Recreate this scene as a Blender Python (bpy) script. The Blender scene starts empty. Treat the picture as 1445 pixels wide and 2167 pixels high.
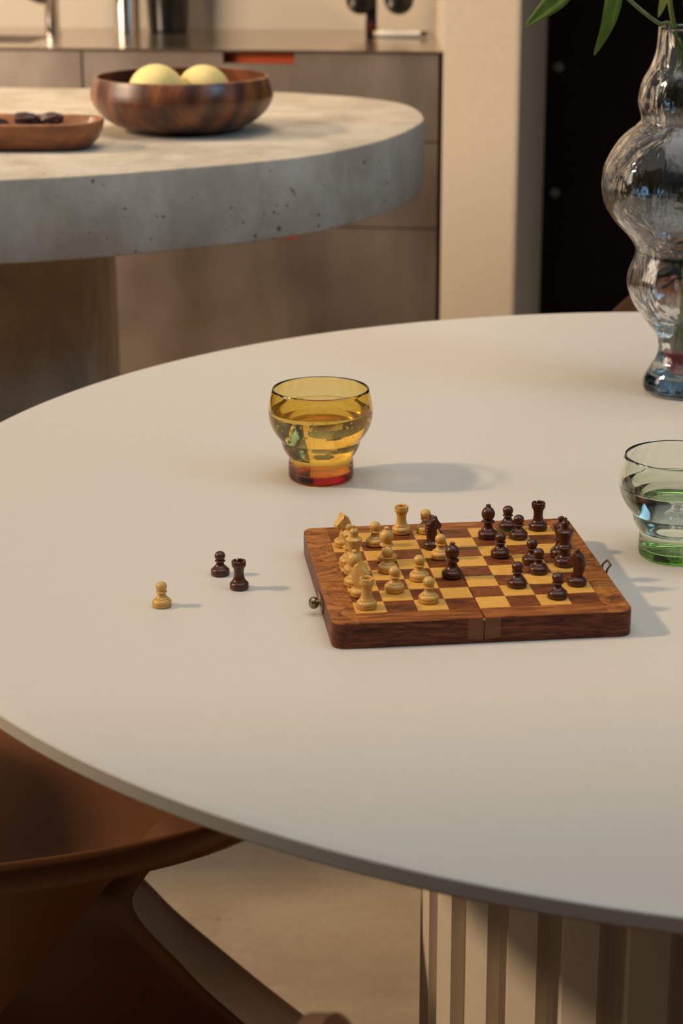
import bpy, bmesh, math, random
from mathutils import Vector, Matrix

# ------------------------------------------------------------------ camera, world, light, exposure
S = bpy.context.scene
COL = S.collection
PI = math.pi
random.seed(7)
ZC = 1.265
cd = bpy.data.cameras.new('camera')
cam = bpy.data.objects.new('camera', cd); COL.objects.link(cam)
cd.sensor_fit = 'HORIZONTAL'; cd.sensor_width = 36.0
cd.lens = 4255.0/1445.0*36.0
cd.clip_start = 0.05; cd.clip_end = 60
cd.dof.use_dof = True; cd.dof.focus_distance = 1.60; cd.dof.aperture_fstop = 15.0
cam.matrix_world = Matrix.Translation((0, 0, ZC)) @ Matrix.Rotation(PI/2-0.3129, 4, 'X') @ Matrix.Rotation(-0.0027, 4, 'Z')
S.camera = cam

w = bpy.data.worlds.new('world'); S.world = w; w.use_nodes = True
w.node_tree.nodes['Background'].inputs[0].default_value = (0.72, 0.88, 1.0, 1)
w.node_tree.nodes['Background'].inputs[1].default_value = 0.12

sd = bpy.data.lights.new('sun', 'SUN'); sun = bpy.data.objects.new('sun', sd); COL.objects.link(sun)
SUN_EL, SUN_AZ = math.radians(34), math.radians(1.0)
sun.rotation_euler = Vector((math.cos(SUN_EL)*math.cos(SUN_AZ), math.cos(SUN_EL)*math.sin(SUN_AZ), -math.sin(SUN_EL))).to_track_quat('-Z', 'Y').to_euler()
sun.location = (-4, 1.5, 4)
sd.energy = 2.25; sd.color = (1.0, 0.73, 0.45); sd.angle = math.radians(4.0)

def area(name, loc, target, sx, sy, power, color):
    d = bpy.data.lights.new(name, 'AREA'); o = bpy.data.objects.new(name, d); COL.objects.link(o)
    d.shape = 'RECTANGLE'; d.size = sx; d.size_y = sy; d.energy = power; d.color = color
    o.location = loc
    o.rotation_euler = (Vector(target)-Vector(loc)).to_track_quat('-Z', 'Y').to_euler()
    return o
o_ = area('overhead_fill', (0.35, 1.1, 3.1), (0.35, 1.1, 0), 2.6, 2.6, 15.5, (1.0, 0.97, 0.92)); o_.data.spread = math.radians(100)  # unseen soft panel added overhead to lift the light on the table
o_ = area('island_fill', (-.45, 3.15, 2.7), (-.45, 3.15, 0), 1.2, .7, 4.6, (1.0, 0.78, 0.53)); o_.data.spread = math.radians(65)  # added warm fill with no fixture, brightens the island top from above
o_ = area('window_light', (-3.2, 2.4, 2.0), (-.7, 4.7, 1.0), 1.8, 1.5, 62, (1.0, 0.82, 0.62)); o_.data.spread = math.radians(110)
o_ = area('side_window_light', (2.45, 0.9, 2.75), (-.05, 2.75, .86), 1.1, 1.0, 3.8, (0.34, 0.68, 1.0)); o_.data.spread = math.radians(60)

S.view_settings.view_transform = 'Standard'
S.view_settings.look = 'None'
S.view_settings.exposure = -0.05
S.view_settings.gamma = 1.0
S.view_settings.use_curve_mapping = False
S.cycles.caustics_refractive = True
S.cycles.caustics_reflective = False
S.cycles.max_bounces = 16
S.cycles.transmission_bounces = 16
S.cycles.transparent_max_bounces = 16
S.cycles.glossy_bounces = 6
S.cycles.diffuse_bounces = 4
S.cycles.sample_clamp_indirect = 6.0
S.cycles.use_denoising = True

# ------------------------------------------------------------------ helpers
def tag(o, label=None, cat=None, group=None, kind=None):
    if label: o['label'] = label
    if cat: o['category'] = cat
    if group: o['group'] = group
    if kind: o['kind'] = kind
    return o

def empty(name, loc=(0, 0, 0), rz=0.0):
    o = bpy.data.objects.new(name, None); COL.objects.link(o)
    o.location = loc; o.rotation_euler = (0, 0, rz); o.empty_display_size = 0.05
    return o

def link(name, bm, mat, parent=None, smooth=True, angle=35, loc=None, rz=0.0, recalc=True):
    if recalc: bmesh.ops.recalc_face_normals(bm, faces=bm.faces)
    me = bpy.data.meshes.new(name); bm.to_mesh(me); bm.free()
    if isinstance(mat, (list, tuple)):
        for m in mat: me.materials.append(m)
    else: me.materials.append(mat)
    if smooth:
        me.shade_smooth() if hasattr(me, 'shade_smooth') else me.polygons.foreach_set('use_smooth', [True]*len(me.polygons))
        if angle and hasattr(me, 'set_sharp_from_angle'): me.set_sharp_from_angle(angle=math.radians(angle))
    o = bpy.data.objects.new(name, me); COL.objects.link(o)
    if parent: o.parent = parent
    if loc: o.location = loc
    if rz: o.rotation_euler = (0, 0, rz)
    return o

def copy_tree(o, parent=None):
    c = o.copy(); COL.objects.link(c)
    if parent: c.parent = parent
    for ch in list(o.children): copy_tree(ch, c)
    return c

def add_box(bm, x0, x1, y0, y1, z0, z1, bev=0.0):
    t = bmesh.new()
    vs = [t.verts.new((x, y, z)) for x in (x0, x1) for y in (y0, y1) for z in (z0, z1)]
    for f in ((0, 1, 3, 2), (4, 6, 7, 5), (0, 4, 5, 1), (2, 3, 7, 6), (0, 2, 6, 4), (1, 5, 7, 3)):
        t.faces.new([vs[i] for i in f])
    if bev: bmesh.ops.bevel(t, geom=t.edges[:], offset=bev, segments=3, profile=.5, affect='EDGES')
    merge(bm, t)

def merge(bm, t, M=None):
    if M is not None: bmesh.ops.transform(t, matrix=M, verts=t.verts)
    me = bpy.data.meshes.new('t'); t.to_mesh(me); t.free(); bm.from_mesh(me); bpy.data.meshes.remove(me)

def add_lathe(bm, prof, n=64, c=(0, 0), mod=None):
    rings = []
    for r, z in prof:
        if r < 1e-6: rings.append([bm.verts.new((c[0], c[1], z))])
        else:
            row = []
            for i in range(n):
                a = 2*PI*i/n
                rr = r*(mod(a, z) if mod else 1)
                row.append(bm.verts.new((c[0]+rr*math.cos(a), c[1]+rr*math.sin(a), z)))
            rings.append(row)
    for A, B in zip(rings, rings[1:]):
        if len(A) == 1 and len(B) == 1: continue
        for i in range(n):
            j = (i+1) % n
            if len(A) == 1: bm.faces.new((A[0], B[i], B[j]))
            elif len(B) == 1: bm.faces.new((A[i], A[j], B[0]))
            else: bm.faces.new((A[i], A[j], B[j], B[i]))

def spline(pts, k=6):
    """Catmull-Rom through points of any dimension."""
    out = []
    n = len(pts)
    for i in range(n-1):
        p0, p1, p2, p3 = pts[max(i-1, 0)], pts[i], pts[i+1], pts[min(i+2, n-1)]
        for s in range(k):
            t = s/k
            out.append(tuple(.5*((2*b)+(-a+c)*t+(2*a-5*b+4*c-d)*t*t+(-a+3*b-3*c+d)*t**3) for a, b, c, d in zip(p0, p1, p2, p3)))
    out.append(tuple(pts[-1]))
    return out

def add_tube(bm, pts, rad, n=12):
    pts = [Vector(p) for p in pts]
    if not isinstance(rad, (list, tuple)): rad = [rad]*len(pts)
    prev = None; rings = []
    for i, p in enumerate(pts):
        d = (pts[min(i+1, len(pts)-1)]-pts[max(i-1, 0)]).normalized()
        if prev is None:
            u = d.orthogonal().normalized()
        else:
            u = (prev-d*prev.dot(d)).normalized()
        prev = u; v = d.cross(u)
        rings.append([bm.verts.new(p+(u*math.cos(2*PI*k/n)+v*math.sin(2*PI*k/n))*rad[i]) for k in range(n)])
    for A, B in zip(rings, rings[1:]):
        for k in range(n): bm.faces.new((A[k], A[(k+1) % n], B[(k+1) % n], B[k]))
    bm.faces.new(rings[0][::-1]); bm.faces.new(rings[-1])

def add_prism(bm, poly, z0, z1, bev=0.0, seg=3):
    t = bmesh.new()
    a = [t.verts.new((x, y, z0)) for x, y in poly]; b = [t.verts.new((x, y, z1)) for x, y in poly]
    n = len(poly)
    t.faces.new(a[::-1]); t.faces.new(b)
    for i in range(n): t.faces.new((a[i], a[(i+1) % n], b[(i+1) % n], b[i]))
    bmesh.ops.recalc_face_normals(t, faces=t.faces)
    if bev:
        es = [e for e in t.edges if all(abs(v.co.z-z1) < 1e-7 for v in e.verts) or all(abs(v.co.z-z0) < 1e-7 for v in e.verts)]
        bmesh.ops.bevel(t, geom=es, offset=bev, segments=seg, profile=.5, affect='EDGES')
    merge(bm, t)

def add_ball(bm, c, r, seg=24, sc=(1, 1, 1)):
    t = bmesh.new(); bmesh.ops.create_uvsphere(t, u_segments=seg, v_segments=max(6, seg//2), radius=r)
    merge(bm, t, Matrix.Translation(c) @ Matrix.Diagonal((*sc, 1)))

# ------------------------------------------------------------------ materials
class NT:
    def __init__(s, name):
        s.m = bpy.data.materials.new(name); s.m.use_nodes = True
        s.t = s.m.node_tree; s.N = s.t.nodes; s.L = s.t.links
        s.N.clear(); s.out = s.N.new('ShaderNodeOutputMaterial')
    def node(s, typ, **kw):
        n = s.N.new(typ)
        for k, v in kw.items():
            if k.startswith('i_'):
                key = k[2:].replace('_', ' ')
                n.inputs[key].default_value = v
            else: setattr(n, k, v)
        return n
    def link(s, a, b): s.L.new(a, b)
    def math(s, op, a, b=None, clamp=False):
        n = s.node('ShaderNodeMath', operation=op, use_clamp=clamp)
        for i, x in enumerate((a, b)):
            if x is None: continue
            if hasattr(x, 'default_value') or hasattr(x, 'is_linked'): s.link(x, n.inputs[i])
            else: n.inputs[i].default_value = x
        return n.outputs[0]
    def mix(s, f, a, b, blend='MIX'):
        n = s.node('ShaderNodeMix', data_type='RGBA', blend_type=blend)
        for inp, x in ((n.inputs[0], f), (n.inputs[6], a), (n.inputs[7], b)):
            if hasattr(x, 'is_linked'): s.link(x, inp)
            elif isinstance(x, (int, float)): inp.default_value = x
            else: inp.default_value = (*x, 1)
        return n.outputs[2]
    def coord(s, which='Object'): return s.node('ShaderNodeTexCoord').outputs[which]
    def mapping(s, vec, scale=(1, 1, 1), rot=(0, 0, 0), loc=(0, 0, 0)):
        n = s.node('ShaderNodeMapping'); s.link(vec, n.inputs[0])
        n.inputs['Scale'].default_value = scale; n.inputs['Rotation'].default_value = rot; n.inputs['Location'].default_value = loc
        return n.outputs[0]
    def noise(s, vec, scale, detail=4, rough=.55, dist=0.0):
        n = s.node('ShaderNodeTexNoise'); s.link(vec, n.inputs['Vector'])
        n.inputs['Scale'].default_value = scale; n.inputs['Detail'].default_value = detail
        n.inputs['Roughness'].default_value = rough; n.inputs['Distortion'].default_value = dist
        return n.outputs['Fac']
    def ramp(s, fac, stops):
        n = s.node('ShaderNodeValToRGB'); s.link(fac, n.inputs[0])
        e = n.color_ramp.elements
        while len(e) < len(stops): e.new(.5)
        for el, (p, c) in zip(e, stops):
            el.position = p; el.color = (*c, 1) if not isinstance(c, (int, float)) else (c, c, c, 1)
        return n.outputs[0]
    def bsdf(s, color=None, rough=.5, metal=0.0, spec=.5, coat=0.0, bump=None, bump_d=.001, **kw):
        b = s.node('ShaderNodeBsdfPrincipled')
        if color is not None:
            if hasattr(color, 'is_linked'): s.link(color, b.inputs['Base Color'])
            else: b.inputs['Base Color'].default_value = (*color, 1)
        if hasattr(rough, 'is_linked'): s.link(rough, b.inputs['Roughness'])
        else: b.inputs['Roughness'].default_value = rough
        b.inputs['Metallic'].default_value = metal
        b.inputs['Specular IOR Level'].default_value = spec
        b.inputs['Coat Weight'].default_value = coat; b.inputs['Coat Roughness'].default_value = .15
        for k, v in kw.items(): b.inputs[k.replace('_', ' ')].default_value = v
        if bump is not None:
            n = s.node('ShaderNodeBump'); n.inputs['Distance'].default_value = bump_d; n.inputs['Strength'].default_value = .6
            s.link(bump, n.inputs['Height']); s.link(n.outputs[0], b.inputs['Normal'])
        s.link(b.outputs[0], s.out.inputs['Surface'])
        return b

def plain(name, color, rough=.5, var=.08, scale=30, **kw):
    m = NT(name)
    n = m.noise(m.coord(), scale)
    c = m.ramp(n, [(.3, tuple(x*(1-var) for x in color)), (.7, tuple(min(1, x*(1+var)) for x in color))])
    m.bsdf(c, rough, **kw)
    return m.m

def glass(name, sigma, ior=1.5, rough=0.0):
    m = NT(name)
    g = m.node('ShaderNodeBsdfGlass'); g.inputs['IOR'].default_value = ior; g.inputs['Roughness'].default_value = rough
    g.inputs['Color'].default_value = (1, 1, 1, 1)
    m.link(g.outputs[0], m.out.inputs['Surface'])
    d = max(sigma)
    if d > 0:
        v = m.node('ShaderNodeVolumeAbsorption'); v.inputs['Density'].default_value = d
        v.inputs['Color'].default_value = (*[1-s/d for s in sigma], 1)
        m.link(v.outputs[0], m.out.inputs['Volume'])
    return m.m

def wood(name, dark, mid, light, grain=(60, 6, 60), rough=.4, coat=.2, rings=False, scale=1.0):
    m = NT(name)
    c = m.coord()
    v = m.mapping(c, grain)
    n1 = m.noise(v, scale, 6, .6, 1.2)
    n2 = m.noise(v, scale*5, 3, .6)
    if rings:
        we = m.node('ShaderNodeTexWave', wave_type='RINGS', rings_direction='SPHERICAL')
        m.link(m.mapping(c, (1, .8, .5), (.3, 0, 0), (.085, .105, -.02)), we.inputs['Vector'])
        we.inputs['Scale'].default_value = 9; we.inputs['Distortion'].default_value = 9; we.inputs['Detail'].default_value = 3; we.inputs['Detail Scale'].default_value = .8
        n1 = m.math('ADD', m.math('MULTIPLY', we.outputs['Fac'], .26), m.math('MULTIPLY', n1, .74))
    f = m.math('ADD', m.math('MULTIPLY', n1, .75), m.math('MULTIPLY', n2, .25))
    col = m.ramp(f, [(.32, dark), (.5, mid), (.68, light)])
    m.bsdf(col, rough, coat=coat, bump=n2, bump_d=.0002)
    return m.m

M = {}
M['table'] = plain('table_laminate', (.63, .58, .515), .45, .012, 120, spec=.35)
M['table_base'] = plain('table_base_paint', (.62, .54, .46), .5, .02, 60, spec=.3)

def concrete():
    m = NT('concrete'); c = m.coord()
    n1 = m.noise(c, 3.2, 8, .62); n2 = m.noise(c, 40, 4, .6)
    base = m.ramp(n1, [(.3, (.42, .355, .275)), (.5, (.54, .46, .36)), (.7, (.63, .54, .43))])
    base = m.mix(.18, base, m.ramp(n2, [(.35, (.3, .28, .24)), (.7, (.62, .57, .5))]))
    vo = m.node('ShaderNodeTexVoronoi'); m.link(c, vo.inputs['Vector']); vo.inputs['Scale'].default_value = 95
    thr = m.noise(c, 60, 2); pat = m.noise(c, 7, 2)
    size = m.math('MULTIPLY', m.math('SUBTRACT', thr, .40), m.math('MULTIPLY', m.math('SUBTRACT', pat, .26), 2.8))
    cloud = m.noise(m.mapping(c, (1, 1, .6)), 9, 7, .68, .8)
    base = m.mix(m.ramp(cloud, [(.47, 0.0), (.68, .65)]), base, (.68, .63, .55))
    base = m.mix(m.ramp(cloud, [(.30, .65), (.47, 0.0)]), base, (.32, .27, .21))
    hole = m.math('LESS_THAN', vo.outputs['Distance'], size)
    col = m.mix(m.math('MULTIPLY', hole, .8), base, (.07, .06, .05))
    m.bsdf(col, .75, spec=.25, bump=n2, bump_d=.0006)
    return m.m
M['concrete'] = concrete()

def floor_mat():
    m = NT('floor_screed'); c = m.coord()
    n1 = m.noise(m.mapping(c, (1, 2.2, 1)), 3.5, 7, .6, .6); n2 = m.noise(c, 90, 3)
    base = m.ramp(n1, [(.3, (.30, .235, .17)), (.5, (.365, .29, .215)), (.72, (.42, .345, .26))])
    base = m.mix(.08, base, m.ramp(n2, [(.3, (.2, .15, .1)), (.7, (.6, .5, .4))]))
    vo = m.node('ShaderNodeTexVoronoi'); m.link(c, vo.inputs['Vector']); vo.inputs['Scale'].default_value = 14
    sp = m.math('LESS_THAN', vo.outputs['Distance'], m.math('MULTIPLY', m.math('SUBTRACT', m.noise(c, 9, 2), .52), .55))
    col = m.mix(m.math('MULTIPLY', sp, .45), base, (.16, .09, .05))
    m.bsdf(col, .6, spec=.3)
    return m.m
M['floor'] = floor_mat()

def steel(name, a, b, rough=.38):
    m = NT(name); c = m.coord()
    n = m.noise(m.mapping(c, (1, 1, .5)), 5, 4, .5); s = m.noise(m.mapping(c, (2, 2, 260)), 2, 2)
    col = m.ramp(n, [(.34, a), (.66, b)])
    r = m.math('ADD', m.math('MULTIPLY', n, .18), rough-.09)
    m.bsdf(col, r, metal=1.0, bump=s, bump_d=.00005)
    return m.m
M['steel_front'] = steel('brushed_steel_front', (.27, .215, .18), (.46, .385, .33), .5)
M['steel_top'] = steel('steel_worktop', (.55, .47, .40), (.66, .57, .49), .22)
M['chrome'] = steel('chrome', (.6, .55, .5), (.7, .66, .62), .14)
M['orange'] = plain('orange_lacquer', (.62, .10, .015), .5)
M['gap'] = plain('dark_carcass', (.025, .02, .018), .7)
M['splash'] = plain('backsplash_plaster', (.74, .62, .49), .45, .04, 4, spec=.4)
M['pillar'] = plain('pillar_plaster', (.49, .415, .335), .8, .04, 90, spec=.2)
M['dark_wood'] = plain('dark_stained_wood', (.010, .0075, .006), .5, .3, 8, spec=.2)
M['wall_dark'] = plain('dim_wall', (.17, .155, .14), .8, .05, 3)
M['chair'] = plain('brown_plastic', (.165, .066, .027), .32, .05, 12, spec=.35)
M['amber'] = glass('amber_glass', (20, 122, 600), 1.5)
M['green'] = glass('green_glass', (30, 10, 56), 1.5)
M['vase'] = glass('pale_blue_glass', (6, 1.8, .25), 1.5)
def ripple(m, scale, dist, strength):
    nt = m.node_tree; N = nt.nodes; g = [n for n in N if n.type == 'BSDF_GLASS'][0]
    tc = N.new('ShaderNodeTexCoord'); mp = N.new('ShaderNodeMapping'); no = N.new('ShaderNodeTexNoise'); bp = N.new('ShaderNodeBump')
    mp.inputs['Scale'].default_value = scale; no.inputs['Scale'].default_value = 1; no.inputs['Detail'].default_value = 3; no.inputs['Distortion'].default_value = .8
    bp.inputs['Distance'].default_value = dist; bp.inputs['Strength'].default_value = strength
    nt.links.new(tc.outputs['Object'], mp.inputs[0]); nt.links.new(mp.outputs[0], no.inputs['Vector'])
    nt.links.new(no.outputs['Fac'], bp.inputs['Height']); nt.links.new(bp.outputs[0], g.inputs['Normal'])
ripple(M['vase'], (30, 30, 8), .010, .32)
M['water'] = glass('water', (0.6, .2, .1), 1.33)
M['bubble'] = glass('air_bubble', (0, 0, 0), 1/1.33)
M['brass'] = plain('aged_brass', (.28, .22, .14), .32, .2, 300, metal=1.0)
M['knob'] = plain('greyed_knob', (.16, .15, .12), .5)
M['white'] = plain('white_paper', (.82, .78, .74), .5)
M['cream'] = plain('cream_cap', (.75, .62, .42), .5)
M['black'] = plain('black_gloss', (.012, .011, .009), .22, .1, 20)
M['dark_red'] = plain('dark_red_band', (.06, .008, .008), .3)
M['fruit'] = plain('pale_yellow_skin', (.74, .60, .25), .5, .04, 220, spec=.3)
M['date'] = plain('date_skin', (.060, .022, .020), .5, .45, 160)
M['felt'] = plain('green_felt', (.03, .32, .03), .9, .1, 800)
M['leaf'] = None
def leaf_mat(name, a, b):
    m = NT(name); c = m.coord()
    n = m.noise(m.mapping(c, (40, 40, 8)), 3, 4)
    col = m.ramp(n, [(.3, a), (.7, b)])
    bs = m.bsdf(col, .38, spec=.4)
    tr = m.node('ShaderNodeBsdfTranslucent'); m.link(col, tr.inputs['Color'])
    mx = m.node('ShaderNodeMixShader'); mx.inputs[0].default_value = .3
    m.link(bs.outputs[0], mx.inputs[1]); m.link(tr.outputs[0], mx.inputs[2]); m.link(mx.outputs[0], m.out.inputs['Surface'])
    return m.m
M['leaf'] = leaf_mat('leaf_green', (.10, .17, .022), (.17, .25, .04))
M['bud'] = leaf_mat('young_leaf', (.28, .30, .05), (.38, .40, .09))
M['stem'] = plain('stem_green', (.13, .16, .035), .4, .2, 60)
M['petal'] = leaf_mat('pink_petal', (.72, .17, .20), (.82, .30, .26))
M['boxwood'] = wood('boxwood', (.52, .28, .065), (.65, .375, .088), (.73, .44, .125), (220, 220, 30), .42, .15)
M['rosewood'] = wood('rosewood', (.034, .008, .004), (.072, .017, .007), (.13, .034, .012), (260, 260, 30), .30, .05)
M['acacia'] = wood('acacia_bowl', (.022, .009, .007), (.115, .038, .016), (.27, .10, .036), (4, 13, 3), .36, .15, rings=True, scale=2.2)
M['acacia_tray'] = wood('acacia_tray', (.08, .024, .008), (.23, .078, .024), (.35, .13, .042), (4, 14, 8), .45, .1, scale=2.2)

SQ = .022
def board_mat():
    m = NT('chess_board_wood')
    c = m.coord()
    sep = m.node('ShaderNodeSeparateXYZ'); m.link(c, sep.inputs[0])
    X, Y, Z = sep.outputs
    fx = m.math('FLOOR', m.math('DIVIDE', m.math('ADD', X, 4*SQ), SQ))
    fy = m.math('FLOOR', m.math('DIVIDE', m.math('ADD', Y, 4*SQ), SQ))
    par = m.math('MODULO', m.math('ADD', m.math('ADD', fx, fy), 20), 2)   # 0 = light (front left)
    par = m.math('GREATER_THAN', par, .5)
    cmb = m.node('ShaderNodeCombineXYZ'); m.link(fx, cmb.inputs[0]); m.link(fy, cmb.inputs[1])
    wn = m.node('ShaderNodeTexWhiteNoise', noise_dimensions='3D'); m.link(cmb.outputs[0], wn.inputs['Vector'])
    rnd = wn.outputs['Value']
    off = m.node('ShaderNodeVectorMath', operation='MULTIPLY_ADD')
    m.link(cmb.outputs[0], off.inputs[0]); off.inputs[1].default_value = (.37, .71, 0); m.link(c, off.inputs[2])
    gd = m.noise(m.mapping(off.outputs[0], (110, 700, 60), (0, 0, .3)), 1, 5, .6, .8)
    dark = m.ramp(gd, [(.36, (.085, .020, .006)), (.5, (.18, .048, .011)), (.63, (.30, .092, .022))])
    dark = m.mix(m.math('MULTIPLY', rnd, .5), dark, (.12, .030, .008))
    gl = m.noise(m.mapping(off.outputs[0], (120, 400, 60)), 1, 3, .5)
    light = m.ramp(gl, [(.3, (.60, .30, .055)), (.7, (.72, .39, .085))])
    light = m.mix(m.math('MULTIPLY', rnd, .25), light, (.60, .28, .055))
    check = m.mix(par, light, dark)
    # border: end boards with a swirling grain, long strips front and back
    big = m.noise(m.mapping(c, (26, 17, 20)), 1, 2, .5, .4)
    warp = m.node('ShaderNodeVectorMath', operation='MULTIPLY_ADD')
    cw = m.node('ShaderNodeCombineXYZ'); m.link(big, cw.inputs[0]); m.link(m.noise(m.mapping(c, (18, 24, 20), (0, 0, 0), (3, 1, 0)), 1, 2), cw.inputs[1])
    m.link(cw.outputs[0], warp.inputs[0]); warp.inputs[1].default_value = (.11, .05, 0); m.link(c, warp.inputs[2])
    figure = m.noise(m.mapping(warp.outputs[0], (55, 190, 60), (0, 0, .25)), 1, 6, .62, .6)
    fine = m.noise(m.mapping(warp.outputs[0], (220, 900, 300), (0, 0, .25)), 1, 4)
    endf = m.math('ADD', m.math('MULTIPLY', figure, .72), m.math('MULTIPLY', fine, .28))
    endc = m.ramp(endf, [(.37, (.075, .022, .007)), (.47, (.23, .070, .015)), (.55, (.36, .125, .026)), (.65, (.48, .19, .045))])
    st = m.noise(m.mapping(c, (26, 420, 420)), 1, 6, .6, 1.0)
    strc = m.ramp(st, [(.36, (.11, .027, .008)), (.5, (.25, .072, .016)), (.64, (.42, .15, .036))])
    ax = m.math('ABSOLUTE', X); ay = m.math('ABSOLUTE', Y)
    isend = m.math('GREATER_THAN', ax, 4*SQ)
    border = m.mix(isend, strc, endc)
    ingrid = m.math('MULTIPLY', m.math('LESS_THAN', ax, 4*SQ), m.math('LESS_THAN', ay, 4*SQ))
    top = m.mix(ingrid, border, check)
    # sides: dark reddish brown, with a paler spliced block on each side of the fold
    sd_ = m.noise(m.mapping(c, (40, 40, 420), (0, .15, 0)), 1, 6, .6, 1.2)
    side = m.ramp(sd_, [(.36, (.045, .012, .008)), (.5, (.11, .029, .014)), (.64, (.20, .058, .022))])
    blk = m.math('MULTIPLY', m.math('LESS_THAN', ax, .0115), m.math('GREATER_THAN', Z, .0035))
    side = m.mix(m.math('MULTIPLY', blk, .55), side, (.24, .11, .045))
    isside = m.math('LESS_THAN', Z, .0183)
    col = m.mix(isside, top, side)
    m.bsdf(col, .45, coat=0.0, spec=.22, bump=fine, bump_d=.0001)
    return m.m
M['board'] = board_mat()

# ------------------------------------------------------------------ the setting
KX, KY = .205, 4.142                      # right front corner of the kitchen run
KANG = math.atan2(.137, -.9906)           # local x runs left along the run
def kitchen(name):                        # frame: x = left along the run, y = away from the room is NEGATIVE (left-handed pair)
    return empty(name, (KX, KY, 0), KANG)
# with this rotation local +x = left, local +y = (-.137,-.99) = towards the camera; depth behind the front is -y
bm = bmesh.new(); add_box(bm, -4, 4, -3, 6.2, -.05, 0)
tag(link('floor', bm, M['floor'], smooth=False), kind='structure')
bm = bmesh.new(); add_box(bm, -.115, 3.2, -.62, -.522, 0, 2.9)
tag(link('wall_back', bm, M['splash'], smooth=False, loc=(KX, KY, 0), rz=KANG), kind='structure')
bm = bmesh.new(); add_box(bm, 2.6, 2.7, -2.0, 5.4, 0, 2.9)
tag(link('wall_right', bm, M['wall_dark'], smooth=False), kind='structure')
bm = bmesh.new(); add_box(bm, -3.4, 2.6, -2.1, -2.0, 0, 2.9)
tag(link('wall_front', bm, M['wall_dark'], smooth=False), kind='structure')
bm = bmesh.new(); add_box(bm, -3.5, -3.4, -2.1, 5.6, 0, 1.1); add_box(bm, -3.5, -3.4, -2.1, 1.04, 1.1, 4.2)  # unseen wall; its tall near section is added to block sun from the foreground
tag(link('wall_left_sunblock', bm, M['wall_dark'], smooth=False), kind='structure')
bm = bmesh.new()
pil = [(.2075, 4.17), (.2085, 4.105), (.343, 4.005), (.350, 4.003), (.356, 4.008), (.383, 4.052), (.392, 4.075), (.418, 4.165), (.42, 4.6), (.21, 4.6)]
add_prism(bm, pil, 0, 2.9)
tag(link('trim_1', bm, M['pillar'], smooth=True, angle=20), 'beige plastered pillar at the right end of the steel kitchen run', 'pillar', kind='structure')

# ------------------------------------------------------------------ dark wardrobe behind the pillar
wr = empty('wardrobe', (.425, 4.62, 0))
tag(wr, 'near-black tall wardrobe in the dark corner right of the beige pillar', 'wardrobe')
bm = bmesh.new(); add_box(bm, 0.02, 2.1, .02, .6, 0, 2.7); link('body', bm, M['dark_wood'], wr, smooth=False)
for k in range(3):
    x0 = .03+.62*k
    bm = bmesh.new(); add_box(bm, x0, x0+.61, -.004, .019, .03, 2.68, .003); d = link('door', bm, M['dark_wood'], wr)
    for zz in ((.544, .825) if k == 0 else (.7,)):
        bm = bmesh.new(); add_lathe(bm, [(0, 0), (.005, 0), (.005, .014), (.011, .018), (.012, .024), (.009, .030), (0, .032)], 20)
        bmesh.ops.transform(bm, matrix=Matrix.Translation((x0+.034, -.003, zz)) @ Matrix.Rotation(PI/2, 4, 'X'), verts=bm.verts)
        link('knob', bm, M['knob'], d)

# ------------------------------------------------------------------ steel kitchen run
run = kitchen('steel_worktop')
tag(run, 'thin brushed steel worktop running along the back wall', 'worktop')
bm = bmesh.new()
for x0, x1, y0, y1 in ((-.001, .885, -.52, .004), (.885, 1.33, -.52, -.295), (.885, 1.33, -.10, .004), (1.33, 2.3, -.52, .004)):
    add_box(bm, x0, x1, y0, y1, .8955, .90)
link('steel_sheet', bm, M['steel_top'], run, smooth=False)
bm = bmesh.new()
add_box(bm, .882, .885, -.295, -.10, .72, .8955); add_box(bm, 1.33, 1.333, -.295, -.10, .72, .8955)
add_box(bm, .882, 1.333, -.298, -.295, .72, .8955); add_box(bm, .882, 1.333, -.10, -.097, .72, .8955)
add_box(bm, .882, 1.333, -.298, -.097, .717, .72)
link('sink_basin', bm, M['steel_top'], run, smooth=False)

def cabinet(x0, x1, label, ctop=.8945):
    r = kitchen('drawer_cabinet'); tag(r, label, 'cabinet', 'steel drawer cabinets along the wall')
    xm = (x0+x1)/2; sw = .0745
    bm = bmesh.new()
    add_box(bm, x0+.001, x1-.001, -.50, -.045, .08, ctop)
    add_box(bm, x0+.02, x1-.02, -.46, -.06, 0.0, .08)
    link('carcass', bm, M['gap'], r, smooth=False)
    for z0, z1 in ((.7195, .8935), (.5415, .7165), (.085, .5385)):
        hs = .0215 if z1 > .85 else .027
        bm = bmesh.new()
        poly = [(x0+.0012, z0), (x1-.0012, z0), (x1-.0012, z1), (xm+sw, z1), (xm+sw, z1-hs), (xm-sw, z1-hs), (xm-sw, z1), (x0+.0012, z1)]
        a = [bm.verts.new((x, 0, z)) for x, z in poly]; b = [bm.verts.new((x, -.018, z)) for x, z in poly]
        bm.faces.new(a); bm.faces.new(b[::-1])
        for i in range(8): bm.faces.new((a[i], b[i], b[(i+1) % 8], a[(i+1) % 8]))
        d = link('drawer', bm, M['steel_front'], r, smooth=False)
        bm = bmesh.new()
        add_box(bm, xm-sw-.004, xm+sw+.004, -.030, -.026, z1-hs-.01, z1+.0005)
        add_box(bm, xm-sw-.004, xm+sw+.004, -.027, -.0181, z1-hs-.004, z1-hs)
        h = link('handle_slot', bm, M['orange'], d, smooth=False); h['label'] = 'orange finger slot'
    return r
cabinet(.0055, .7455, 'steel drawer cabinet with orange finger slots next to the beige pillar')
cabinet(.7475, 1.4875, 'steel drawer cabinet below the faucet, left of the one with orange slots', .705)

def KP(u, wv, z=0.0):   # kitchen-local (left, behind front) -> world
    return Vector((KX-.9906*u+.137*wv, KY+.137*u+.9906*wv, z))

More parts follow.
